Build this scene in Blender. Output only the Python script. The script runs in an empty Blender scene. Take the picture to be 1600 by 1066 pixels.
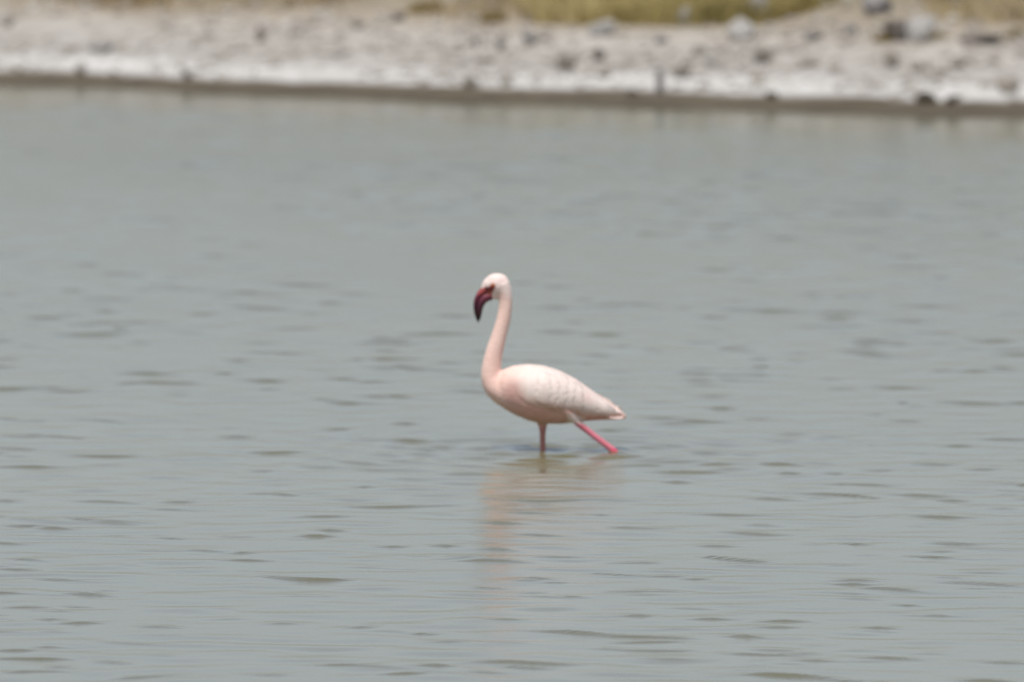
import bpy, bmesh, math, random
import numpy as np
from mathutils import Vector, Matrix, noise as mnoise

# ------------------------------------------------------------------ camera, sky, sun, exposure
scene = bpy.context.scene
C = scene.collection
random.seed(7)
rng = np.random.default_rng(11)
R = math.radians

CAM_Y, CAM_Z = -40.0, 2.5                 # standing on the near bank, flamingo 40 m away
PXA = 5e-5                                # radians per photograph pixel (450 mm lens)
cam_d = bpy.data.cameras.new('camera')
cam = bpy.data.objects.new('camera', cam_d)
C.objects.link(cam)
cam.location = (0, CAM_Y, CAM_Z)
PITCH = math.atan(CAM_Z / 40.0) - 172 * PXA
cam.rotation_euler = (math.pi / 2 - PITCH, 0, 0)
cam_d.sensor_width = 36
cam_d.lens = 450
cam_d.clip_start = 0.5
cam_d.clip_end = 6000
cam_d.dof.use_dof = True
cam_d.dof.focus_distance = 34.2
cam_d.dof.aperture_fstop = 6.6
scene.camera = cam

SUN_EL, SUN_AZ = R(66), R(196)            # high sun, behind the camera and a little to its left
w = bpy.data.worlds.new('World')
scene.world = w
w.use_nodes = True
nt = w.node_tree
nt.nodes.clear()
sky = nt.nodes.new('ShaderNodeTexSky')
sky.sky_type = 'NISHITA'
sky.sun_disc = False
sky.sun_elevation = SUN_EL
sky.sun_rotation = SUN_AZ
sky.altitude = 1700
sky.air_density = 1.0
sky.dust_density = 5.0
sky.ozone_density = 1.0
hsv = nt.nodes.new('ShaderNodeHueSaturation')
hsv.inputs['Saturation'].default_value = 0.58     # milky, hazy noon sky
bg = nt.nodes.new('ShaderNodeBackground')
bg.inputs['Strength'].default_value = 0.131
wo = nt.nodes.new('ShaderNodeOutputWorld')
nt.links.new(sky.outputs[0], hsv.inputs['Color'])
nt.links.new(hsv.outputs[0], bg.inputs['Color'])
nt.links.new(bg.outputs[0], wo.inputs['Surface'])

sun_d = bpy.data.lights.new('sun', 'SUN')
sun_d.energy = 3.4
sun_d.angle = R(0.6)
sun_d.color = (1.0, 0.955, 0.89)
sun = bpy.data.objects.new('sun', sun_d)
C.objects.link(sun)
to_sun = Vector((math.sin(SUN_AZ) * math.cos(SUN_EL), math.cos(SUN_AZ) * math.cos(SUN_EL), math.sin(SUN_EL)))
sun.rotation_euler = to_sun.to_track_quat('Z', 'Y').to_euler()

vs = scene.view_settings
vs.view_transform = 'Standard'
vs.look = 'None'
vs.exposure = 0.12
vs.gamma = 1.0
vs.use_curve_mapping = False

# ------------------------------------------------------------------ helpers
def tag(o, label=None, cat=None, group=None, kind=None):
    if label: o['label'] = label
    if cat: o['category'] = cat
    if group: o['group'] = group
    if kind: o['kind'] = kind
    return o

def link(name, me, mats, parent=None, smooth=True):
    o = bpy.data.objects.new(name, me)
    C.objects.link(o)
    for m in (mats if isinstance(mats, (list, tuple)) else [mats]):
        me.materials.append(m)
    if smooth:
        me.polygons.foreach_set('use_smooth', [True] * len(me.polygons))
    if parent: o.parent = parent
    return o

def np_mesh(name, co, faces):
    """co (n,3), faces (m,k) arrays -> mesh"""
    me = bpy.data.meshes.new(name)
    co = np.ascontiguousarray(co, dtype=np.float32)
    faces = np.ascontiguousarray(faces, dtype=np.int32)
    m, k = faces.shape
    me.vertices.add(len(co)); me.vertices.foreach_set('co', co.ravel())
    me.loops.add(m * k); me.loops.foreach_set('vertex_index', faces.ravel())
    me.polygons.add(m)
    me.polygons.foreach_set('loop_start', np.arange(0, m * k, k, dtype=np.int32))
    me.update(calc_edges=True)
    me.validate()
    return me

def grid_faces(nx, ny):
    i = np.arange(nx - 1)[None, :] + nx * np.arange(ny - 1)[:, None]
    return np.stack([i, i + 1, i + nx + 1, i + nx], -1).reshape(-1, 4)

def point_color(me, name, rgb):
    a = me.color_attributes.new(name, 'FLOAT_COLOR', 'POINT')
    rgba = np.ones((len(me.vertices), 4), dtype=np.float32)
    rgba[:, :3] = rgb
    a.data.foreach_set('color', rgba.ravel())

def point_float(me, name, val):
    a = me.attributes.new(name, 'FLOAT', 'POINT')
    a.data.foreach_set('value', np.ascontiguousarray(val, dtype=np.float32))

_perm = np.random.default_rng(5).random((256, 256)).astype(np.float64)
def vnoise(x, y):
    xi = np.floor(x).astype(int); yi = np.floor(y).astype(int)
    fx = x - xi; fy = y - yi
    fx = fx * fx * (3 - 2 * fx); fy = fy * fy * (3 - 2 * fy)
    g = lambda a, b: _perm[a & 255, b & 255]
    return (g(xi, yi) * (1 - fx) + g(xi + 1, yi) * fx) * (1 - fy) + (g(xi, yi + 1) * (1 - fx) + g(xi + 1, yi + 1) * fx) * fy
def fbm(x, y, o=4):
    s = 0; a = 0.5
    for k in range(o):
        s = s + a * (vnoise(x * 2 ** k + 17.3 * k, y * 2 ** k + 9.1 * k) - 0.5); a *= 0.5
    return s
def sstep(a, b, x):
    t = np.clip((x - a) / (b - a), 0, 1)
    return t * t * (3 - 2 * t)

class NT:
    def __init__(self, name):
        self.m = bpy.data.materials.new(name); self.m.use_nodes = True
        self.t = self.m.node_tree; self.t.nodes.clear()
        self.out = self.n('ShaderNodeOutputMaterial')
        self.b = self.n('ShaderNodeBsdfPrincipled')
        self.l(self.b.outputs[0], self.out.inputs['Surface'])
    def n(self, typ, **kw):
        nd = self.t.nodes.new(typ)
        for k, v in kw.items(): setattr(nd, k, v)
        return nd
    def l(self, a, b): self.t.links.new(a, b)
    def attr(self, name):
        return self.n('ShaderNodeAttribute', attribute_name=name)
    def noise(self, scale, detail=4, rough=0.55, vec=None):
        nd = self.n('ShaderNodeTexNoise')
        nd.inputs['Scale'].default_value = scale; nd.inputs['Detail'].default_value = detail
        nd.inputs['Roughness'].default_value = rough
        if vec is None:
            vec = self.n('ShaderNodeTexCoord').outputs['Object']
        self.l(vec, nd.inputs['Vector'])
        return nd
    def ramp(self, fac, stops):
        nd = self.n('ShaderNodeValToRGB'); e = nd.color_ramp.elements
        while len(e) < len(stops): e.new(0.5)
        for q, (p, c) in zip(e, stops):
            q.position = p; q.color = (*c, 1) if len(c) == 3 else c
        self.l(fac, nd.inputs[0]); return nd
    def mix(self, fac, a, b, mode='MIX'):
        nd = self.n('ShaderNodeMix', data_type='RGBA', blend_type=mode)
        for v, i in ((fac, 0), (a, 6), (b, 7)):
            if isinstance(v, (int, float)): nd.inputs[i].default_value = v
            elif isinstance(v, tuple): nd.inputs[i].default_value = (*v, 1)
            else: self.l(v, nd.inputs[i])
        return nd.outputs[2]
    def bump(self, h, strength, dist):
        nd = self.n('ShaderNodeBump')
        nd.inputs['Strength'].default_value = strength; nd.inputs['Distance'].default_value = dist
        self.l(h, nd.inputs['Height']); self.l(nd.outputs[0], self.b.inputs['Normal'])
        return nd
    def set(self, **kw):
        for k, v in kw.items(): self.b.inputs[k.replace('_', ' ')].default_value = v

# ------------------------------------------------------------------ the lie of the land
def shore_y(x):
    return 30.35 - 0.80 * 9 * np.tanh(x / 9) + 0.30 * np.maximum(0, -x) * (np.abs(x) < 60) * np.exp(-np.abs(x) / 25) + 0.10 * np.sin(x * 1.9 + 0.6) + 0.06 * np.sin(x * 4.7) + 0.5 * np.sin(x * 0.11)
S_PTS = np.array([-400, -60, -14, -7, -2.6, 0.10, 0.78, 1.15, 2.0, 3.0, 3.9, 6, 10, 25, 60, 200, 800, 3000])
Z_PTS = np.array([-.5, -.5, -.5, -.30, -.10, -.006, .020, .058, .122, .212, .30, .50, .85, 2.35, 3.9, 6, 16, 55])
def s_of(x, y):
    return y - shore_y(x) + 0.55 * fbm(x * 0.9, y * 0.7, 3)
def land_z(x, y):
    s = s_of(x, y)
    z = np.interp(s, S_PTS, Z_PTS)
    up = sstep(0.9, 2.0, s)
    z = z + up * (0.05 * fbm(x * 1.3, y * 1.3, 3) + 0.035 * fbm(x * 6, y * 6, 3))
    z = z + sstep(-5.0, -2.4, s) * (1 - up) * (0.034 * fbm(x * 2.6 + 50, y * 0.9, 4))          # uneven mud at the edge
    z = z + sstep(60, 500, s) * 9 * fbm(x * 0.006, y * 0.006, 4)
    return z
def px_ray(px, py):
    ax = (px - 800) * PXA; ay = (533 - py) * PXA
    d = Vector((ax, math.cos(PITCH) + ay * math.sin(PITCH), -math.sin(PITCH) + ay * math.cos(PITCH)))
    return d
def at(px, py):
    """point of the bank seen at a photograph pixel"""
    d = px_ray(px, py); t = 66.0
    while t < 140:
        x = d.x * t; y = CAM_Y + d.y * t; z = CAM_Z + d.z * t
        if z <= float(land_z(np.float64(x), np.float64(y))): break
        t += 0.02
    return Vector((x, y, z)), t

# ground: one sheet from lake bed to far hills
def axis(a0, a1, d, lo, hi, g=1.12):
    core = list(np.arange(a0, a1, d)); st = d
    v = core[-1]
    while v < hi: st *= g; v += st; core.append(v)
    st = d; v = core[0]; pre = []
    while v > lo: st *= g; v -= st; pre.append(v)
    return np.array(pre[::-1] + core)
gx = axis(-4.6, 4.6, 0.035, -2500, 2500, 1.13)
gy = axis(27.0, 42.0, 0.035, -420, 3200, 1.10)
X, Y = np.meshgrid(gx, gy)
Z = land_z(X, Y)
Z = Z + (Y < -38) * np.interp(-38 - Y, [0, 3, 10, 400], [0, .6, 1.3, 3])   # near bank under the photographer
me = np_mesh('ground', np.stack([X, Y, Z], -1).reshape(-1, 3), grid_faces(len(gx), len(gy)))
point_float(me, 'shore', s_of(X, Y).ravel())
g = NT('bank_soil')
sh = g.attr('shore').outputs['Fac']
nz = g.noise(2.2, 5, 0.6); nf = g.noise(8, 6, 0.68); ng = g.noise(0.8, 3)
wob = g.n('ShaderNodeMath', operation='MULTIPLY_ADD')
g.l(nz.outputs[0], wob.inputs[0]); wob.inputs[1].default_value = 0.35; g.l(sh, wob.inputs[2])
mr = g.n('ShaderNodeMapRange'); g.l(wob.outputs[0], mr.inputs[0])
mr.inputs[1].default_value = 0.45; mr.inputs[2].default_value = 10.45
ramp = g.ramp(mr.outputs[0], [(0.0, (.085, .070, .047)), (0.084, (.115, .095, .067)), (0.100, (.48, .472, .45)), (0.155, (.52, .512, .49)),
                              (0.195, (.36, .342, .316)), (0.32, (.382, .36, .326)), (0.40, (.33, .29, .235)), (0.60, (.22, .185, .115)), (1.0, (.105, .096, .062))])
spk = g.ramp(nf.outputs[0], [(0.32, (.66, .64, .61)), (0.47, (.97, .97, .97)), (0.70, (1.10, 1.09, 1.08))])
col = g.mix(1.0, ramp.outputs[0], spk.outputs[0], 'MULTIPLY')
pt = g.ramp(g.noise(3.1, 4, .6).outputs[0], [(.38, (.84, .82, .79)), (.54, (1.03, 1.03, 1.03))])
col = g.mix(1.0, col, pt.outputs[0], 'MULTIPLY')
g.l(col, g.b.inputs['Base Color'])
rr = g.ramp(mr.outputs[0], [(0.09, (.8, .8, .8)), (0.13, (.95, .95, .95))])
g.l(rr.outputs[0], g.b.inputs['Roughness'])
g.set(Specular_IOR_Level=0.12)
g.bump(nf.outputs[0], 0.5, 0.02)
ground = tag(link('ground', me, g.m), kind='structure')

# ------------------------------------------------------------------ water: wind ripples as real relief
wx = axis(-3.9, 3.9, 0.026, -300, 300, 1.09)
ys = [-11.0]
while ys[-1] < 33.5: ys.append(ys[-1] + 0.013 + 0.015 * sstep(-10, 33, ys[-1]))
st = 0.028; v = ys[-1]
while v < 60: st *= 1.1; v += st; ys.append(v)
pre = []; st = 0.013; v = ys[0]
while v > -39.5: st *= 1.05; v -= st; pre.append(v)
wy = np.array(pre[::-1] + ys)
X, Y = np.meshgrid(wx, wy)
dx = np.gradient(wx)[None, :]; dy = np.gradient(wy)[:, None]
cell = np.maximum(dx, dy)
H = np.zeros_like(X); DX = np.zeros_like(X); DY = np.zeros_like(X)
gust = 0.75 + 0.9 * np.clip(fbm(X * 0.55 + 3, Y * 0.10 + 40, 3) + 0.15, -0.3, 0.6)
NW = 90
wr = np.random.default_rng(23)
for k in range(NW):
    lam = 0.16 * (1.05 / 0.16) ** ((k + wr.random()) / NW)
    th = -math.pi / 2 + R(9) + wr.normal() * R(55)       # travelling towards the camera
    kx, ky = math.cos(th) * 2 * math.pi / lam, math.sin(th) * 2 * math.pi / lam
    slope = 0.0050 * math.exp(-(math.log(lam / 0.28) / 0.7) ** 2)
    ph = kx * X + ky * Y + wr.random() * 6.283
    A = slope * lam / 6.283 * sstep(4.0, 6.5, lam / cell)
    H += A * np.cos(ph)
    DX += -A * math.cos(th) * np.sin(ph); DY += -A * math.sin(th) * np.sin(ph)
calm = 0.40 + 0.60 * sstep(-0.5, -5.0, s_of(X, Y))        # lee under the far bank
calm *= np.clip(-s_of(X, Y) / 0.5 + 0.35, 0.05, 1)
stir = 1 + 2.2 * np.exp(-((X - .15) / .9) ** 2 - ((Y + .8) / 1.6) ** 2)      # water stirred by the wading bird
gust = gust * stir
H *= gust * calm; DX *= gust * calm; DY *= gust * calm
# short steep wavelets thrown up by the breeze
iy0 = len(pre)
W = np.zeros_like(H)
for k in range(8500):
    cx = wr.uniform(-4.2, 4.2); cy = wr.uniform(-11, 31); big = wr.random() ** 3.0
    if float(fbm(np.float64(cx * .5 + 11), np.float64(cy * .16 + 4), 2)) + wr.normal() * .12 < -0.02: continue
    A = (0.0012 + 0.0096 * big) * (1 - .25 * float(sstep(4, 22, cy)))
    lx = 0.028 + 0.085 * wr.random() * (.35 + big) * (1 + .8 * float(sstep(5, 25, cy))); ly = 0.014 + 0.012 * wr.random() + 0.8 * A + .006 * float(sstep(0, 25, cy))
    i0, i1 = np.searchsorted(wx, [cx - 3 * lx, cx + 3 * lx]); j0, j1 = np.searchsorted(wy, [cy - 5 * ly, cy + 5 * ly])
    if i1 - i0 < 2 or j1 - j0 < 2: continue
    xx = X[j0:j1, i0:i1] - cx; yy = Y[j0:j1, i0:i1] - cy
    tilt = wr.normal() * .35 + .45; cur = wr.normal() * 2.5
    vv = (yy + tilt * xx - cur * xx * xx) / ly; vv = np.where(vv < 0, vv * 1.2, vv * .5)
    W[j0:j1, i0:i1] += A * (.45 + 1.1 * vnoise(xx * 16 + k, yy * 9 + 3 * k)) * np.exp(-(xx / lx) ** 2 - vv ** 2) * calm[j0:j1, i0:i1]
H += 0.0088 * np.tanh(W / 0.0088)
# rings spreading from the wading legs
for lx_, ly_, a0 in ((.096, .024, .0042), (.32, -.03, .0028)):
    rr_ = np.hypot(X - lx_, (Y - ly_))
    H += a0 * np.cos(rr_ * 2 * math.pi / .135 + 1.0) * np.exp(-rr_ / .55) * sstep(.01, .06, rr_) * (cell < .05)
me = np_mesh('water', np.stack([X + 0.9 * DX, Y + 0.9 * DY, H], -1).reshape(-1, 3), grid_faces(len(wx), len(wy)))
point_float(me, 'open', sstep(-0.6, -5.0, s_of(X, Y)).ravel())
m = NT('lake_water')
m.set(Roughness=0.19, IOR=1.333)
ro = m.n('ShaderNodeMapRange'); m.l(m.attr('open').outputs['Fac'], ro.inputs[0])
ro.inputs[3].default_value = 0.12; ro.inputs[4].default_value = 0.18      # smoother in the lee of the bank
m.l(ro.outputs[0], m.b.inputs['Roughness'])
tn = m.noise(0.25, 2)
tr = m.ramp(tn.outputs[0], [(0.35, (.122, .113, .058)), (0.65, (.136, .126, .066))])
m.l(tr.outputs[0], m.b.inputs['Base Color'])
rip = m.noise(24, 2, 0.5)
m.bump(rip.outputs[0], 0.08, 0.006)
water = tag(link('water', me, m.m), kind='structure')

# ------------------------------------------------------------------ stones of the far bank
def rock_mat(name, c0, c1):
    r = NT(name)
    n1 = r.noise(9, 6, 0.65); n2 = r.noise(40, 4, 0.6)
    a = r.ramp(n1.outputs[0], [(0.32, c0), (0.62, c1)])
    b = r.ramp(n2.outputs[0], [(0.3, (.7, .7, .7)), (0.6, (1, 1, 1))])
    r.l(r.mix(1.0, a.outputs[0], b.outputs[0], 'MULTIPLY'), r.b.inputs['Base Color'])
    r.set(Roughness=0.9)
    r.bump(n2.outputs[0], 0.6, 0.012)
    return r.m
RM = {'tan': rock_mat('tan_stone', (.21, .185, .15), (.33, .295, .25)),
      'grey': rock_mat('grey_stone', (.19, .18, .17), (.31, .30, .285)),
      'dark': rock_mat('dark_stone', (.11, .094, .08), (.225, .195, .168)),
      'white': rock_mat('bleached_stone', (.36, .342, .318), (.53, .508, .48)),
      'mauve': rock_mat('mauve_stone', (.23, .213, .208), (.35, .328, .318)),
      'mud': rock_mat('wet_mud_stone', (.08, .067, .047), (.15, .125, .09))}
def rock_mesh(seed, sub=3, rough=0.34, blocky=0.0):
    r = random.Random(seed)
    bm = bmesh.new(); bmesh.ops.create_icosphere(bm, subdivisions=sub, radius=1)
    cuts = [(Vector((r.gauss(0, 1), r.gauss(0, 1), r.gauss(0, .8))).normalized(), r.uniform(.42, .85)) for _ in range(11)]
    off = Vector((r.uniform(0, 90), r.uniform(0, 90), r.uniform(0, 90)))
    for v in bm.verts:
        p = v.co.copy()
        p *= 1 + rough * mnoise.noise(p * 1.1 + off) + 0.12 * mnoise.noise(p * 3.1 + off)
        for n, d in cuts:                       # broken, faceted sides
            e = p.dot(n) - d
            if e > 0: p -= n * e * 0.92
        p += v.co * 0.03 * mnoise.noise(p * 9 + off)
        v.co = p
    lo = Vector((min(v.co[i] for v in bm.verts) for i in range(3)))
    hi = Vector((max(v.co[i] for v in bm.verts) for i in range(3)))
    for v in bm.verts:
        v.co = Vector(((v.co[i] - lo[i]) / (hi[i] - lo[i]) - (0.5 if i < 2 else 0)) for i in range(3))
    m = bpy.data.meshes.new('rock'); bm.to_mesh(m); bm.free()
    return m
# photograph pixel of the foot, width and height in pixels, stone, label
ROCKS = [
 (408, 66, 14, 26, 'dark', 'small dark upright stone standing alone on the pale sand, upper left'),
 (125, 118, 18, 17, 'tan', 'small brown stone in the white salt band, leftmost at the waterline'),
 (294, 124, 16, 15, 'dark', 'small dark stone at the waterline, second from the left edge'),
 (12, 42, 18, 12, 'tan', 'small tan stone on the sand at the far left edge'),
 (738, 75, 20, 17, 'dark', 'round dark stone, left one of a close pair above the salt band'),
 (781, 79, 17, 18, 'dark', 'round dark stone, right one of a close pair above the salt band'),
 (832, 68, 34, 18, 'grey', 'flat grey stone just below the left end of the green grass'),
 (886, 111, 32, 32, 'tan', 'large angular tan stone resting on the edge of the salt band'),
 (935, 96, 22, 22, 'dark', 'compact brown stone right of the large angular tan one'),
 (939, 58, 42, 26, 'white', 'broad whitish boulder at the lower edge of the grass, left of the pale one'),
 (1072, 41, 27, 30, 'white', 'rounded whitish boulder sitting inside the golden grass'),
 (1184, 36, 42, 46, 'mauve', 'tall grey mauve boulder at the right end of the golden grass'),
 (1160, 62, 44, 34, 'white', 'pale boulder in front of the tall grey mauve one'),
 (1030, 148, 13, 40, 'grey', 'slim upright grey stone standing in the salt band at the waterline'),
 (1063, 122, 30, 18, 'tan', 'low tan stone right of the slim upright stone'),
 (1192, 100, 32, 26, 'tan', 'tan stone on the bare sand below the pale boulder'),
 (1095, 86, 20, 14, 'tan', 'small tan stone on the sand below the rounded whitish boulder'),
 (1110, 104, 18, 12, 'grey', 'little grey stone just above the salt band, right of the slim upright stone'),
 (1032, 68, 18, 14, 'grey', 'small grey stone on the sand between the two whitish boulders'),
 (1405, 67, 46, 34, 'dark', 'dark boulder beside the yellow grass tuft, upper right'),
 (1437, 66, 44, 40, 'white', 'white topped boulder touching the dark boulder, upper right'),
 (1532, 70, 68, 18, 'dark', 'long low dark slab lying on the sand at the right'),
 (1368, 26, 54, 34, 'mauve', 'mauve grey boulder at the top edge, right of the grass'),
 (1394, 106, 24, 26, 'tan', 'upright tan stone on the sand below the dark boulder'),
 (1437, 112, 30, 14, 'tan', 'flat tan stone right of the upright tan stone'),
 (1497, 108, 26, 15, 'tan', 'flat brown stone above the salt band below the long slab'),
 (1575, 147, 40, 24, 'tan', 'wedge shaped tan stone in the salt band at the right edge'),
 (1447, 162, 34, 18, 'mud', 'dark wet mud lump at the waterline, larger of the right pair'),
 (1488, 164, 24, 14, 'mud', 'dark wet mud lump at the waterline, smaller of the right pair'),
 (1206, 155, 20, 12, 'mud', 'small dark wet stone at the waterline right of the middle'),
 (1268, 104, 36, 11, 'tan', 'thin flat tan stone on the sand left of the upright tan one'),
 (1270, 64, 32, 13, 'grey', 'thin flat grey stone standing in for a shadow on the sand right of the pale boulder'),  # stone added where a flat shadow lies on the sand
 (757, 98, 32, 10, 'tan', 'thin flat tan stone beneath the close pair of dark stones'),
 (737, 136, 26, 18, 'tan', 'low tan stone at the waterline, left of the middle'),
 (790, 135, 20, 14, 'tan', 'small tan stone at the waterline near the middle'),
 (944, 122, 24, 12, 'tan', 'small flat tan stone in the salt band below the compact brown one'),
 (988, 148, 18, 9, 'mud', 'small wet brown stone left of the slim upright stone'),
 (553, 40, 18, 9, 'tan', 'small tan stone on the upper left sand below the dry grass'),
 (157, 82, 40, 12, 'grey', 'flat grey stone half sunk in the sand at the left'),
 (620, 34, 26, 14, 'dark', 'brown stone at the edge of the dry grass left of the middle'),
 (1330, 54, 22, 16, 'grey', 'small grey stone left of the yellow grass tuft'),
]
for i, (px, py, wp, hp, kd, lab) in enumerate(ROCKS):
    p, t = at(px, py)
    sc = PXA * t
    me = rock_mesh(100 + i)
    o = link('rock', me, RM[kd])
    r = random.Random(i)
    a = r.uniform(-0.35, 0.35)
    o.scale = (wp * sc * 1.0, wp * sc * r.uniform(.75, 1.05), hp * sc * 1.22)
    o.rotation_euler = (r.uniform(-.06, .06), r.uniform(-.08, .08), a)
    o.location = (p.x, p.y + 0.3 * wp * sc, p.z - 0.16 * hp * sc)
    tag(o, lab, 'rock', 'stones scattered on the far bank')

# pebbles: nobody could count them
def scatter_pebbles(n):
    bm = bmesh.new(); bmesh.ops.create_icosphere(bm, subdivisions=1, radius=1)
    base = np.array([v.co[:] for v in bm.verts]); tri = np.array([[v.index for v in f.verts] for f in bm.faces]); bm.free()
    x = rng.uniform(-6, 6, n); s = 1.15 + 4.8 * rng.beta(1.2, 1.3, n); y = shore_y(x) + s
    keep = (vnoise(x * 1.6 + 5, y * 1.3) + rng.random(n) * 0.6) > 0.62
    x, y = x[keep], y[keep]; n = len(x)
    z = land_z(x, y)
    sz = 0.006 + 0.032 * rng.random(n) ** 4
    dims = np.stack([sz * rng.uniform(.8, 1.5, n), sz * rng.uniform(.8, 1.4, n), sz * rng.uniform(.5, .9, n)], -1)
    jit = 1 + 0.22 * rng.normal(size=(n, len(base), 1))
    co = base[None] * jit * dims[:, None, :] + np.stack([x, y, z + dims[:, 2] * .35], -1)[:, None, :]
    f = tri[None] + (np.arange(n) * len(base))[:, None, None]
    me = np_mesh('pebbles', co.reshape(-1, 3), f.reshape(-1, 3))
    t = rng.random(n)[:, None]
    c = (1 - t) * np.array([.24, .21, .18]) + t * np.array([.46, .43, .39])
    point_color(me, 'tint', np.repeat(c, len(base), 0))
    pm = NT('pebble_stone'); pm.l(pm.attr('tint').outputs['Color'], pm.b.inputs['Base Color']); pm.set(Roughness=.9)
    return tag(link('pebbles', me, pm.m, smooth=False), 'small loose pebbles strewn over the pale far bank', 'pebbles', kind='stuff')
scatter_pebbles(8000)

# ------------------------------------------------------------------ grass
grass_m = NT('grass_blade')
grass_m.l(grass_m.attr('tint').outputs['Color'], grass_m.b.inputs['Base Color'])
grass_m.set(Roughness=.7)
def blades_mesh(name, x, y, h, lean, wid, cols):
    n = len(x); z = land_z(x, y) - 0.01
    a = rng.uniform(0, 6.283, n); b = rng.uniform(0, 6.283, n)
    side = np.stack([np.cos(a), np.sin(a), 0 * a], -1) * wid[:, None] * .5
    ln = np.stack([np.cos(b), np.sin(b), 0 * b], -1) * (lean * h)[:, None]
    root = np.stack([x, y, z], -1); up = np.array([0, 0, 1.])
    mid = root + ln * .35 + up * (h * .6)[:, None]
    tip = root + ln + up * (h * (1 - .25 * lean))[:, None]
    co = np.stack([root - side, root + side, mid + side * .8, mid - side * .8, tip], 1)
    k = (np.arange(n) * 5)[:, None]
    f = np.concatenate([k + np.array([[0, 1, 2]]), k + np.array([[0, 2, 3]]), k + np.array([[3, 2, 4]])], 0)
    me = np_mesh(name, co.reshape(-1, 3), f)
    point_color(me, 'tint', np.repeat(cols, 5, 0))
    return me
def lerpc(t, *cs):
    cs = np.array(cs, dtype=float); t = np.clip(t, 0, .9999) * (len(cs) - 1); i = t.astype(int); f = (t - i)[:, None]
    return cs[i] * (1 - f) + cs[i + 1] * f
def grass_region(name, n, xr, sr, dens, hgt, cols, label):
    x = rng.uniform(*xr, n); s = rng.uniform(*sr, n); y = shore_y(x) + s
    keep = rng.random(n) < dens(x, y, s)
    x, y = x[keep], y[keep]; n = len(x)
    tone = np.clip(.5 + 1.6 * fbm(x * 1.1 + 8, y * .8, 3) + rng.normal(size=n) * .18, 0, 1)
    h = hgt * rng.uniform(.5, 1.25, n) * (.7 + .9 * vnoise(x * 2.2, y * 2.2))
    me = blades_mesh(name, x, y, h, rng.uniform(.15, .9, n), rng.uniform(.004, .010, n), lerpc(tone, *cols))
    return tag(link(name, me, grass_m.m, smooth=False), label, 'grass', kind='stuff')
def PXX(x, y): return 800 + x / ((y + 40) * PXA)
def edge_px(x, y):           # photograph row at which a point of the bank is seen
    z = land_z(x, y); dep = np.arctan2(CAM_Z - z, y - CAM_Y)
    return 533 + (dep - PITCH) / PXA
def dense(x, y, s):
    c = PXX(x, y); r = edge_px(x, y)
    lim = np.interp(c, [780, 815, 835, 1000, 1190, 1215, 1300, 1330, 1700, 4000], [-20, 20, 40, 44, 40, 34, 10, -30, -30, -30])
    lim = lim + 8 * fbm(x * 5, y * 2, 2)
    return (r < lim) * 1.0
def dry(x, y, s):
    c = PXX(x, y); r = edge_px(x, y)
    lim = np.interp(c, [-4000, 0, 300, 520, 620, 700, 830, 860], [8, 10, 12, 14, 22, 30, 40, 0])
    k = vnoise(x * 2.6 + 31, y * 1.5)
    return (r < lim + 18 * (k - .5)) * sstep(.50, .72, k) * .5
def dry_right(x, y, s):
    c = PXX(x, y); r = edge_px(x, y)
    k = vnoise(x * 2.3 + 71, y * 1.7)
    lim = np.interp(c, [1430, 1460, 1600, 4000], [-5, 34, 38, 40])
    return (r < lim + 12 * (k - .5)) * sstep(.30, .5, k)
OLIVE = ((.18, .15, .045), (.30, .24, .080), (.42, .33, .13), (.48, .39, .20))
STRAW = ((.16, .105, .045), (.27, .20, .10), (.36, .285, .165))
grass_region('grass', 110000, (-.2, 3.4), (3.4, 11), dense, .13, OLIVE, 'dense golden green grass along the top of the bank, right of centre')
grass_region('dry_grass', 90000, (-7, .6), (4.2, 14), dry, .10, STRAW, 'sparse straw coloured dry grass on the upper left bank')
grass_region('straw_grass', 70000, (2, 8), (3.6, 12), dry_right, .09, STRAW + ((.34, .25, .08),), 'yellowish dry grass on the upper right bank')

TUFTS = [(1386, 68, 46, 22, 'yellow grass tuft in front of the dark boulder, upper right'),
         (1468, 62, 30, 12, 'low yellow grass tuft right of the white topped boulder'),
         (1590, 62, 36, 20, 'yellow grass tuft at the right edge beyond the long dark slab'),
         (1220, 30, 60, 30, 'brownish grass tuft right of the tall mauve boulder'),
         (665, 22, 60, 26, 'brown dry grass tuft at the top edge left of the middle'),
         (770, 38, 44, 22, 'straw coloured grass tuft just left of the green grass'),
         (240, 8, 50, 16, 'brown dry grass tuft at the top edge, far left')]
for px, py, wp, hp, lab in TUFTS:
    p, t = at(px, py); sc = PXA * t; n = 420
    rad = np.sqrt(rng.random(n)) * wp * sc * .5; an = rng.uniform(0, 6.283, n)
    x = p.x + rad * np.cos(an); y = p.y + .1 + rad * np.sin(an)
    h = hp * sc * rng.uniform(.6, 1.25, n) * (1.1 - .5 * rad / (wp * sc * .5))
    me = blades_mesh('grass_tuft', x, y, h, rng.uniform(.1, .7, n), rng.uniform(.004, .008, n),
                     lerpc(rng.random(n), (.13, .09, .03), (.26, .19, .06), (.33, .25, .10)))
    me.transform(Matrix.Translation(-p))
    o = link('grass_tuft', me, grass_m.m, smooth=False); o.location = p
    tag(o, lab, 'grass tuft', 'grass tufts on the far bank')

# ------------------------------------------------------------------ the flamingo
U = 0.002                                     # metres per photograph pixel at the bird
def B(px, py): return ((px - 848) * U, (705 - py) * U)
bird = bpy.data.objects.new('flamingo', None); C.objects.link(bird)
bird.location = (48 * U, 0, 0); bird.empty_display_size = .1
tag(bird, 'pale pink flamingo with dark crimson bill wading left through the grey water', 'flamingo')

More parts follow.
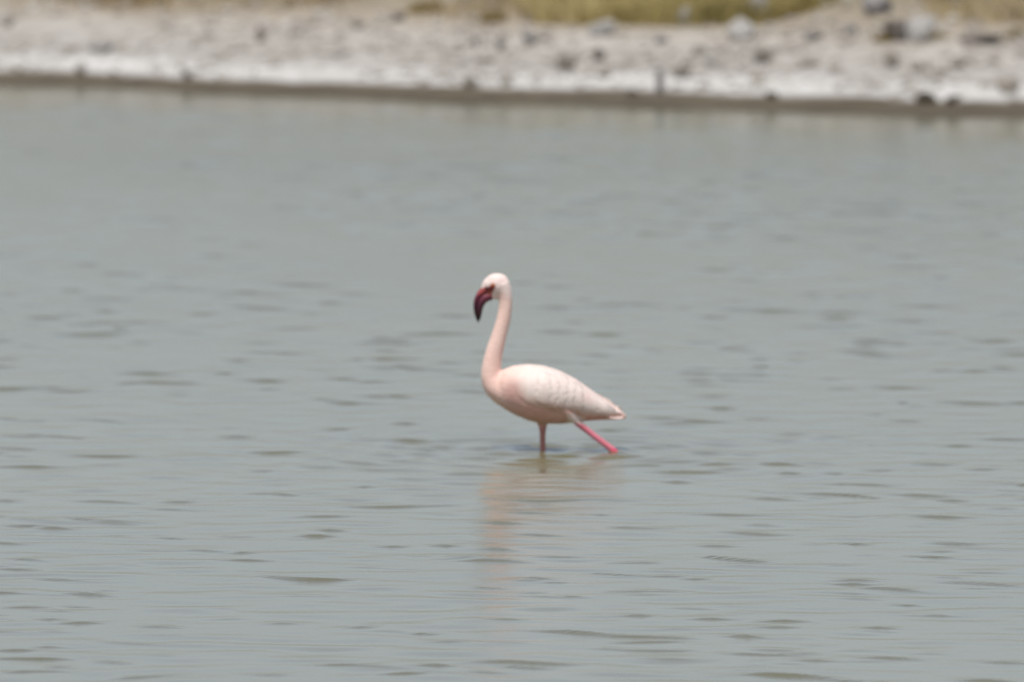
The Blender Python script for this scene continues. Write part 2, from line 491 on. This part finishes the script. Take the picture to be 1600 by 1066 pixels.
ST = np.array([ # px, top, bottom, half width
 (768, 592, 616, 8), (776, 584, 628, 17), (787, 577, 638, 26), (802, 571, 647, 34), (825, 568.5, 657, 40), (850, 571, 662, 42),
 (875, 579, 662.5, 39), (900, 592, 660, 31), (920, 606, 657.5, 23), (938, 619, 656.5, 16), (953, 629, 656, 12), (965, 636.5, 655.5, 9), (973, 643, 655, 6), (979, 650, 654, 2)])
def stat(px): return [np.interp(px, ST[:, 0], ST[:, k]) for k in (1, 2, 3)]
def side_half(px, py):                        # half thickness (pixels) of the trunk at a side-view point
    t, b, hw = stat(px)
    mid = b - (b - t) * .52; hh = np.where(py < mid, mid - t, b - mid)
    q = np.clip(np.abs(py - mid) / np.maximum(hh, 1e-3), 0, 1)
    return hw * np.sqrt(np.clip(1 - q ** 2.2, 0, 1))

def ring_loft(bm, rings):
    prev = None; first = None
    for ring in rings:
        vs_ = [bm.verts.new(c) for c in ring]
        if prev:
            for i in range(len(vs_)):
                bm.faces.new((prev[i], prev[(i + 1) % len(vs_)], vs_[(i + 1) % len(vs_)], vs_[i]))
        else: first = vs_
        prev = vs_
    bm.faces.new(first[::-1]); bm.faces.new(prev)
def spline(pts, n):
    P = np.array(pts, dtype=float); P = np.vstack([2 * P[0] - P[1], P, 2 * P[-1] - P[-2]])
    out = []
    for i in range(1, len(P) - 2):
        for t in np.linspace(0, 1, n, endpoint=False):
            a, b, c, d = P[i - 1], P[i], P[i + 1], P[i + 2]
            out.append(.5 * (2 * b + (c - a) * t + (2 * a - 5 * b + 4 * c - d) * t * t + (3 * b - a - 3 * c + d) * t ** 3))
    out.append(P[-2]); return np.array(out)
def tube(bm, pts, n=5, seg=18, flat=1.0, y0=0.0):
    """pts: (px, py, radius px[, y px]) in the side view"""
    pts = [tuple(p) + (y0,) * (4 - len(p)) for p in pts]
    S = spline(pts, n)
    c3 = np.array([((p[0] - 848) * U, p[3] * U, (705 - p[1]) * U) for p in S])
    tg = np.gradient(c3, axis=0)
    rings = []
    for c, t, p in zip(c3, tg, S):
        t = Vector(t).normalized(); yv = Vector((0, 1, 0)); yv = (yv - t * yv.dot(t)).normalized(); nn = t.cross(yv)
        r = max(p[2], .3) * U
        rings.append([Vector(c) + nn * (r * math.cos(a)) + yv * (r * flat * math.sin(a)) for a in np.linspace(0, 2 * math.pi, seg, endpoint=False)])
    ring_loft(bm, rings)

bm = bmesh.new()
# trunk
rings = []
for px in np.concatenate([[768, 770, 773], np.arange(776, 979, 4), [979]]):
    t, b, hw = stat(px); mid = b - (b - t) * .52; ring = []
    for a in np.linspace(0, 2 * math.pi, 36, endpoint=False):
        ca, sa = math.cos(a), math.sin(a)
        py = mid - ca * ((mid - t) if ca > 0 else (b - mid))
        ring.append(((px - 848) * U, math.copysign(abs(sa) ** .92, sa) * hw * U, (705 - py) * U))
    rings.append(ring)
ring_loft(bm, rings)
# neck, running down into the breast
tube(bm, [(783, 444, 14), (788, 456, 12.0), (790, 472, 10.6), (787.5, 495, 11.0), (781, 520, 11.8), (773.5, 545, 13.2), (768.5, 568, 14.6),
          (768, 588, 16.5), (777, 604, 21), (796, 612, 27), (815, 614, 26)], flat=.95)
# head: skull, cheek and face running to the bill
tube(bm, [(790, 448, 9), (784, 445, 16.5), (774, 444.5, 18.0), (765, 448, 14.5), (759, 454, 9.5), (756, 458, 6.5)], flat=.74)
tube(bm, [(788, 452, 8), (779, 456, 10.5), (770, 459, 8.5), (764, 461, 5)], flat=.72)
# thighs and legs: far one under the body, near one trailing behind
tube(bm, [(846, 640, 16), (847, 656, 11), (848, 667, 6.6), (848, 677, 4.9), (848, 690, 4.6), (848.5, 704, 4.7), (849, 714, 5.2), (848, 724, 4.4), (846, 780, 3.6), (845, 862, 3.8), (845, 948, 4.0)], y0=12, n=6, seg=14)
tube(bm, [(870, 628, 16, -22), (883, 638, 12, -24), (894, 649, 7.8, -22), (903, 660, 5.4, -18), (918, 672, 5.0), (938, 687.5, 4.9), (952, 698, 5.2), (961, 706.5, 5.8), (964, 712, 5), (958, 770, 3.6), (950, 860, 3.7), (946, 944, 4.0)], y0=-14, n=6, seg=14)
# toes on the lake bed
for (fx, fy, yy) in ((845, 946, 12), (946, 943, -14)):
    for an in (-34, 0, 34):
        tube(bm, [(fx, fy, 4.2, yy), (fx - 18, fy + 3, 3.2, yy + 18 * math.tan(R(an)) * .6), (fx - 40, fy + 5, 2.2, yy + 40 * math.tan(R(an)) * .6)], n=4, seg=10)
bmesh.ops.recalc_face_normals(bm, faces=bm.faces)
tmp = bpy.data.meshes.new('tmp'); bm.to_mesh(tmp); bm.free()
to = bpy.data.objects.new('tmp', tmp); C.objects.link(to)
rm = to.modifiers.new('r', 'REMESH'); rm.mode = 'VOXEL'; rm.voxel_size = .0026
sm = to.modifiers.new('s', 'SMOOTH'); sm.factor = .5; sm.iterations = 7
dg = bpy.context.evaluated_depsgraph_get()
bme = bpy.data.meshes.new_from_object(to.evaluated_get(dg))
bpy.data.objects.remove(to); bme.name = 'body'
n = len(bme.vertices); co = np.empty(n * 3, dtype=np.float32); bme.vertices.foreach_get('co', co); co = co.reshape(-1, 3)
PX = co[:, 0] / U + 848; PY = 705 - co[:, 2] / U; PD = co[:, 1] / U
WHITE = np.array([.785, .645, .585]); PINK = np.array([.82, .59, .515]); SHOULDER_SHADE = np.array([.60, .355, .315]); LEG = np.array([.62, .185, .24]); HEADC = np.array([.81, .68, .64])
def plume(px, py):
    """colour of the plumage at side-view points, with belly and shoulder shade painted in"""
    c = np.tile(PINK, (len(px), 1))
    def mixin(c, t, w): return c * (1 - w[:, None]) + np.array(t)[None] * w[:, None]
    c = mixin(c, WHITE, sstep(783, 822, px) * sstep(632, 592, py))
    c = mixin(c, [.63, .385, .32], sstep(606, 644, py) * sstep(762, 800, px) * .88)  # pinker belly plumage, darkened with the painted shade of the underside
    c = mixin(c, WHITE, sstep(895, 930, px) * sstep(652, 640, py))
    c = mixin(c, SHOULDER_SHADE, sstep(26, 6, np.hypot(px - 803, (py - 612) * .8)) * .8)  # dusky pink shoulder, deepened by painted shade of the hollow before the wing
    return c
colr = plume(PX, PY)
def blend(c, w):
    global colr
    colr = colr * (1 - w[:, None]) + np.array(c)[None] * w[:, None]
blend(HEADC, sstep(475, 452, PY))
blend([.74, .50, .43], sstep(9, 3, np.hypot(PX - 784, PY - 461)) * .6)
# bare red lores between eye and bill, orange base of the bill
blend([.22, .035, .035], sstep(6.5, 2.5, np.abs((PX - 768) * .78 + (PY - 449) * .62)) * sstep(12, 7, np.hypot(PX - 766, PY - 450)))
blend([.15, .03, .032], sstep(8.5, 5.5, np.hypot((PX - 761.5) * .9, PY - 453.5)))
blend([.62, .16, .09], sstep(7, 3, np.hypot((PX - 765) * 1.2, (PY - 461) * .8)) * .9)
# bare parts of the legs
blend(WHITE, sstep(640, 648, PY) * (PX > 886) * (PD < -4) * (PX < 915))
blend(LEG, np.maximum(sstep(657, 663, PY) * (PX > 897) * (PD < -4) * (np.abs((PY - 660) - (PX - 903) * .79) < 16), sstep(664, 674, PY)))
blend([.46, .22, .19], sstep(664, 676, PY) * (PX < 870))  # standing leg browned: the shade of the body above put into its colour
blend([.62, .09, .16], sstep(10, 4, np.hypot(PX - 961, PY - 705)))
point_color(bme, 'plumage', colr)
pl = NT('plumage')
tc = pl.n('ShaderNodeTexCoord')
mp = pl.n('ShaderNodeMapping'); mp.inputs['Scale'].default_value = (1, 1, 2.6); mp.inputs['Rotation'].default_value = (0, R(-28), 0)
pl.l(tc.outputs['Object'], mp.inputs[0])
n1 = pl.noise(46, 5, .6, mp.outputs[0]); n2 = pl.noise(9, 3, .5)
v1 = pl.ramp(n1.outputs[0], [(.3, (.90, .86, .85)), (.65, (1.03, 1.03, 1.03))])
v2 = pl.ramp(n2.outputs[0], [(.35, (1.0, .93, .92)), (.6, (1, 1, 1))])
pl.l(pl.mix(1., pl.mix(1., pl.attr('plumage').outputs['Color'], v1.outputs[0], 'MULTIPLY'), v2.outputs[0], 'MULTIPLY'), pl.b.inputs['Base Color'])
pl.set(Roughness=.75, Specular_IOR_Level=.25)
pl.b.inputs['Sheen Weight'].default_value = .15
pl.bump(n1.outputs[0], .35, .006)
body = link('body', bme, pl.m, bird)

# wings: a curved shell covered with overlapping feathers
WG = np.array([(802, 598, 604), (806, 589, 612), (812, 582, 619), (825, 575, 629), (850, 574, 637), (875, 582, 642), (900, 594, 645), (920, 607, 647), (940, 622, 648), (955, 634, 648), (964, 642, 647)])
def wing_y(px, py, lift):
    t = np.interp(px, WG[:, 0], WG[:, 1]); b = np.interp(px, WG[:, 0], WG[:, 2])
    q = np.clip((py - t) / np.maximum(b - t, 1), 0, 1)
    bulge = (3.2 - 2.2 * sstep(905, 960, px)) * np.clip(4 * q * (1 - q), 0, 1) ** .8 * (.05 + .95 * sstep(802, 835, px))
    return np.maximum(side_half(px, py), 2.5) + bulge + lift
feath = NT('wing_feather')
fn = feath.noise(60, 4, .6, None)
fr = feath.ramp(fn.outputs[0], [(.3, (.93, .90, .89)), (.6, (1, 1, 1))])
feath.l(feath.mix(1., feath.attr('plumage').outputs['Color'], fr.outputs[0], 'MULTIPLY'), feath.b.inputs['Base Color'])
feath.set(Roughness=.7, Specular_IOR_Level=.25)
def wing_tint(px, py, r):
    t = np.interp(px, WG[:, 0], WG[:, 1]); b = np.interp(px, WG[:, 0], WG[:, 2])
    k = float(sstep(803, 832, px) * sstep(1.0, .62, (py - t) / max(b - t, 1)))
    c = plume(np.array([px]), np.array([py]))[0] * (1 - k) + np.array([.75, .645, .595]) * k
    rose = float(sstep(16, 4, math.hypot(px - 917, (py - 620)))) * .3
    c = c * (1 - rose) + np.array([.74, .47, .42]) * rose
    return c * r.uniform(.97, 1.02)
class flat_r:
    uniform = staticmethod(lambda a, b: 1.0)
def make_wing(sgn):
    r = random.Random(3 if sgn < 0 else 4)
    us = np.linspace(0, 1, 60); vv = np.linspace(0, 1, 22)
    PXg = 802 + (964 - 802) * us[None, :] + 0 * vv[:, None]
    T = np.interp(PXg, WG[:, 0], WG[:, 1]); Bt = np.interp(PXg, WG[:, 0], WG[:, 2])
    PYg = T + (Bt - T) * vv[:, None]
    Yg = wing_y(PXg, PYg, 0.0)
    outer = np.stack([(PXg - 848) * U, sgn * Yg * U, (705 - PYg) * U], -1).reshape(-1, 3)
    inner = outer.copy(); inner[:, 1] -= sgn * 8 * U
    nu, nv = 60, 22; F = grid_faces(nu, nv)
    co = np.vstack([outer, inner]); f2 = F[:, ::-1] + len(outer)
    rim = []
    bord = [j for j in range(nu)] + [nu * k + nu - 1 for k in range(1, nv)] + [nu * (nv - 1) + j for j in range(nu - 2, -1, -1)] + [nu * k for k in range(nv - 2, 0, -1)]
    for a, b in zip(bord, bord[1:] + bord[:1]): rim.append((a, a + len(outer), b + len(outer), b))
    me = np_mesh('wing', co, np.vstack([F, f2, np.array(rim)]))
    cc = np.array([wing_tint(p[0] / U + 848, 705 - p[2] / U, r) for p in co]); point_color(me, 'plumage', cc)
    wing = link('wing', me, feath.m, bird)
    # feathers
    V = []; FA = []; CO = []
    def feather(px, py, ang, L, W, lift, tint):
        nl, nw = 8, 5; base = len(V)
        ca, sa = math.cos(ang), math.sin(ang)
        for i in range(nl):
            t = i / (nl - 1); half = W * .5 * (min(1, .45 + t * 1.4)) * math.sqrt(max(0, 1 - max(0, (t - .62) / .38) ** 2.2)) + .15
            for j in range(nw):
                s = (j / (nw - 1) * 2 - 1)
                x = px + ca * L * t - sa * s * half; y = py + sa * L * t + ca * s * half
                d = wing_y(np.float64(x), np.float64(min(y, np.interp(x, WG[:, 0], WG[:, 2]) + 2)), 0) + lift + .25 * t + .15 * (1 - s * s)
                V.append(((x - 848) * U, sgn * float(d) * U, (705 - y) * U)); CO.append(wing_tint(x, y, flat_r) * tint)
        for i in range(nl - 1):
            for j in range(nw - 1):
                a = base + i * nw + j; FA.append((a, a + 1, a + nw + 1, a + nw))
    # long scapulars and tertials first, then covert rows from back to front
    for k in range(13):
        t = k / 12
        px = 872 + r.uniform(-4, 4) - 10 * t; T0 = np.interp(px, WG[:, 0], WG[:, 1]) + 9; B0 = np.interp(px, WG[:, 0], WG[:, 2]) - 3
        py = T0 + (B0 - T0) * t
        ex, ey = 962 + r.uniform(-8, 7) - 10 * abs(t - .3), 635 + 15 * t + r.uniform(-2, 2)
        feather(px, py, math.atan2(ey - py, ex - px), math.hypot(ex - px, ey - py), 10.5, .40 + .05 * (k % 2), r.uniform(.97, 1.02))
    for row in range(5):
        x0 = 884 - row * 12.0; nn = 9
        for k in range(nn):
            t = (k + .5 * (row % 2)) / (nn - .5)
            px = x0 + r.uniform(-3, 3) + 6 * (1 - t); T0 = np.interp(px, WG[:, 0], WG[:, 1]) + 7; B0 = np.interp(px, WG[:, 0], WG[:, 2]) - 10
            py = T0 + (B0 - T0) * t + r.uniform(-1, 1)
            ang = R(30 - 20 * t + r.uniform(-5, 5))
            feather(px, py, ang, 27 - row * 1.2, 14.5, .48 + .09 * row + .04 * (k % 2), r.uniform(.97, 1.02))
    fm = np_mesh('wing_feathers', np.array(V), np.array(FA)); point_color(fm, 'plumage', np.array(CO))
    fo = link('wing_feathers', fm, feath.m, wing); fo['kind'] = 'stuff'
    md = fo.modifiers.new('thick', 'SOLIDIFY'); md.thickness = .0003; md.offset = 0
for sgn in (-1, 1): make_wing(sgn)

# tail: a small fan of blunt feathers and loose plumes over it
def blade(pts, width, twist=0.0):
    S = spline(pts, 5); V = []; Fc = []
    nl = len(S)
    for i, p in enumerate(S):
        t = i / (nl - 1); hw = width * (.6 + .8 * t) * math.sqrt(max(.02, 1 - max(0, (t - .55) / .45) ** 2))
        for s in (-1, 0, 1):
            V.append(((p[0] - 848) * U, (p[2] + s * hw * math.cos(twist)) * U, (705 - p[1] - s * hw * math.sin(twist) + (.8 if s == 0 else 0)) * U))
    for i in range(nl - 1):
        for j in range(2):
            a = i * 3 + j; Fc.append((a, a + 1, a + 4, a + 3))
    return np.array(V), np.array(Fc)
tr_ = random.Random(9)
V = []; Fc = []; nb = 0
for k in range(9):
    t = k / 8 - .5
    a, b = blade([(930, 648 + abs(t) * 3, 10 * t), (955, 652, 18 * t), (974 + tr_.uniform(-4, 3), 653.5 + tr_.uniform(-1.5, 1.5), 24 * t)], 3.4, tr_.uniform(-.3, .3))
    V.append(a); Fc.append(b + nb); nb += len(a)
for k in range(10):
    t = k / 9 - .5
    a, b = blade([(930, 622 + abs(t) * 16, 16 * t), (952, 633 + abs(t) * 9, 14 * t), (968 + tr_.uniform(-5, 5), 640 + abs(t) * 12 + tr_.uniform(-5, 4), 14 * t + tr_.uniform(-2, 2))], 3.0, tr_.uniform(.4, 1.2) * (1 if t > 0 else -1))
    V.append(a); Fc.append(b + nb); nb += len(a)
V = np.vstack(V); tm = np_mesh('tail', V, np.vstack(Fc)); point_color(tm, 'plumage', np.tile([.74, .60, .55], (len(V), 1)))
tail = link('tail', tm, feath.m, bird)
md = tail.modifiers.new('thick', 'SOLIDIFY'); md.thickness = .0008

# bill: thin upper mandible and deep lower mandible, both bent sharply down
bill_m = NT('bill_horn')
bp = bill_m.n('ShaderNodeSeparateXYZ'); bt = bill_m.n('ShaderNodeTexCoord'); bill_m.l(bt.outputs['Object'], bp.inputs[0])
bz = bill_m.n('ShaderNodeMapRange'); bill_m.l(bp.outputs[2], bz.inputs[0]); bz.inputs[1].default_value = (705 - 503) * U; bz.inputs[2].default_value = (705 - 455) * U
br = bill_m.ramp(bz.outputs[0], [(0, (.016, .010, .010)), (.25, (.03, .008, .010)), (.55, (.062, .010, .026)), (.85, (.15, .024, .045)), (1, (.36, .06, .055))])
bn = bill_m.noise(90, 3); bb = bill_m.ramp(bn.outputs[0], [(.3, (.75, .75, .75)), (.6, (1, 1, 1))])
bill_m.l(bill_m.mix(1., br.outputs[0], bb.outputs[0], 'MULTIPLY'), bill_m.b.inputs['Base Color'])
bill_m.set(Roughness=.5)
def bill_mesh(name, top, bot, wid):
    """side-view outline pairs (upper point, lower point) lofted with a rounded section"""
    Tp = spline(top, 5); Bp = spline(bot, 5); W = np.interp(np.linspace(0, 1, len(Tp)), np.linspace(0, 1, len(wid)), wid)
    bm = bmesh.new(); rings = []
    for a, b, wd in zip(Tp, Bp, W):
        c = (a + b) / 2; h = (a - b) / 2
        rings.append([((c[0] + h[0] * math.cos(q) - 848) * U, wd * math.copysign(abs(math.sin(q)) ** .8, math.sin(q)) * U, (705 - c[1] - h[1] * math.cos(q)) * U) for q in np.linspace(0, 2 * math.pi, 16, endpoint=False)])
    ring_loft(bm, rings); bmesh.ops.recalc_face_normals(bm, faces=bm.faces)
    m = bpy.data.meshes.new(name); bm.to_mesh(m); bm.free(); return m
upper = link('upper_mandible', bill_mesh('upper_mandible',
    [(758, 444), (751, 450), (745, 457.5), (741, 466), (739.5, 477), (741, 489), (744, 498), (746.5, 504)],
    [(765, 455), (758, 458.5), (751.5, 463), (747, 469.5), (744.8, 478), (745, 489), (746.6, 498), (748.3, 503.5)],
    [7.5, 6.8, 6.3, 5.9, 5.2, 4.2, 2.9, 1.2]), bill_m.m, bird)
lower = link('lower_mandible', bill_mesh('lower_mandible',
    [(764.5, 454), (757.5, 457.5), (751, 462), (746.5, 468.5), (744.2, 477.2), (744.4, 488), (746, 496), (747.4, 500)],
    [(770, 468), (765.5, 469.4), (761, 471.5), (757.2, 475.5), (754.6, 481.5), (752.8, 489.5), (751, 497), (749.6, 501)],
    [6.4, 6.8, 6.8, 6.3, 5.4, 4.1, 2.6, 1.2]), bill_m.m, bird)
eye_m = NT('eye_orange'); eye_m.set(Roughness=.12); eye_m.b.inputs['Base Color'].default_value = (.55, .12, .02, 1)
pup_m = NT('pupil_black'); pup_m.set(Roughness=.1); pup_m.b.inputs['Base Color'].default_value = (.008, .006, .006, 1)
for sgn in (-1, 1):
    bm = bmesh.new(); bmesh.ops.create_uvsphere(bm, u_segments=16, v_segments=10, radius=2.6 * U)
    m = bpy.data.meshes.new('eye'); bm.to_mesh(m); bm.free()
    e = link('eye', m, eye_m.m, bird); x, z = B(770.5, 444.5); e.location = (x, sgn * 11.9 * U, z)
    bm = bmesh.new(); bmesh.ops.create_uvsphere(bm, u_segments=12, v_segments=8, radius=1.15 * U)
    m = bpy.data.meshes.new('pupil'); bm.to_mesh(m); bm.free()
    q = link('pupil', m, pup_m.m, e); q.location = (0, sgn * 1.75 * U, 0)

scene.render.engine = 'CYCLES'
scene.render.resolution_x = 1024
scene.render.resolution_y = 682
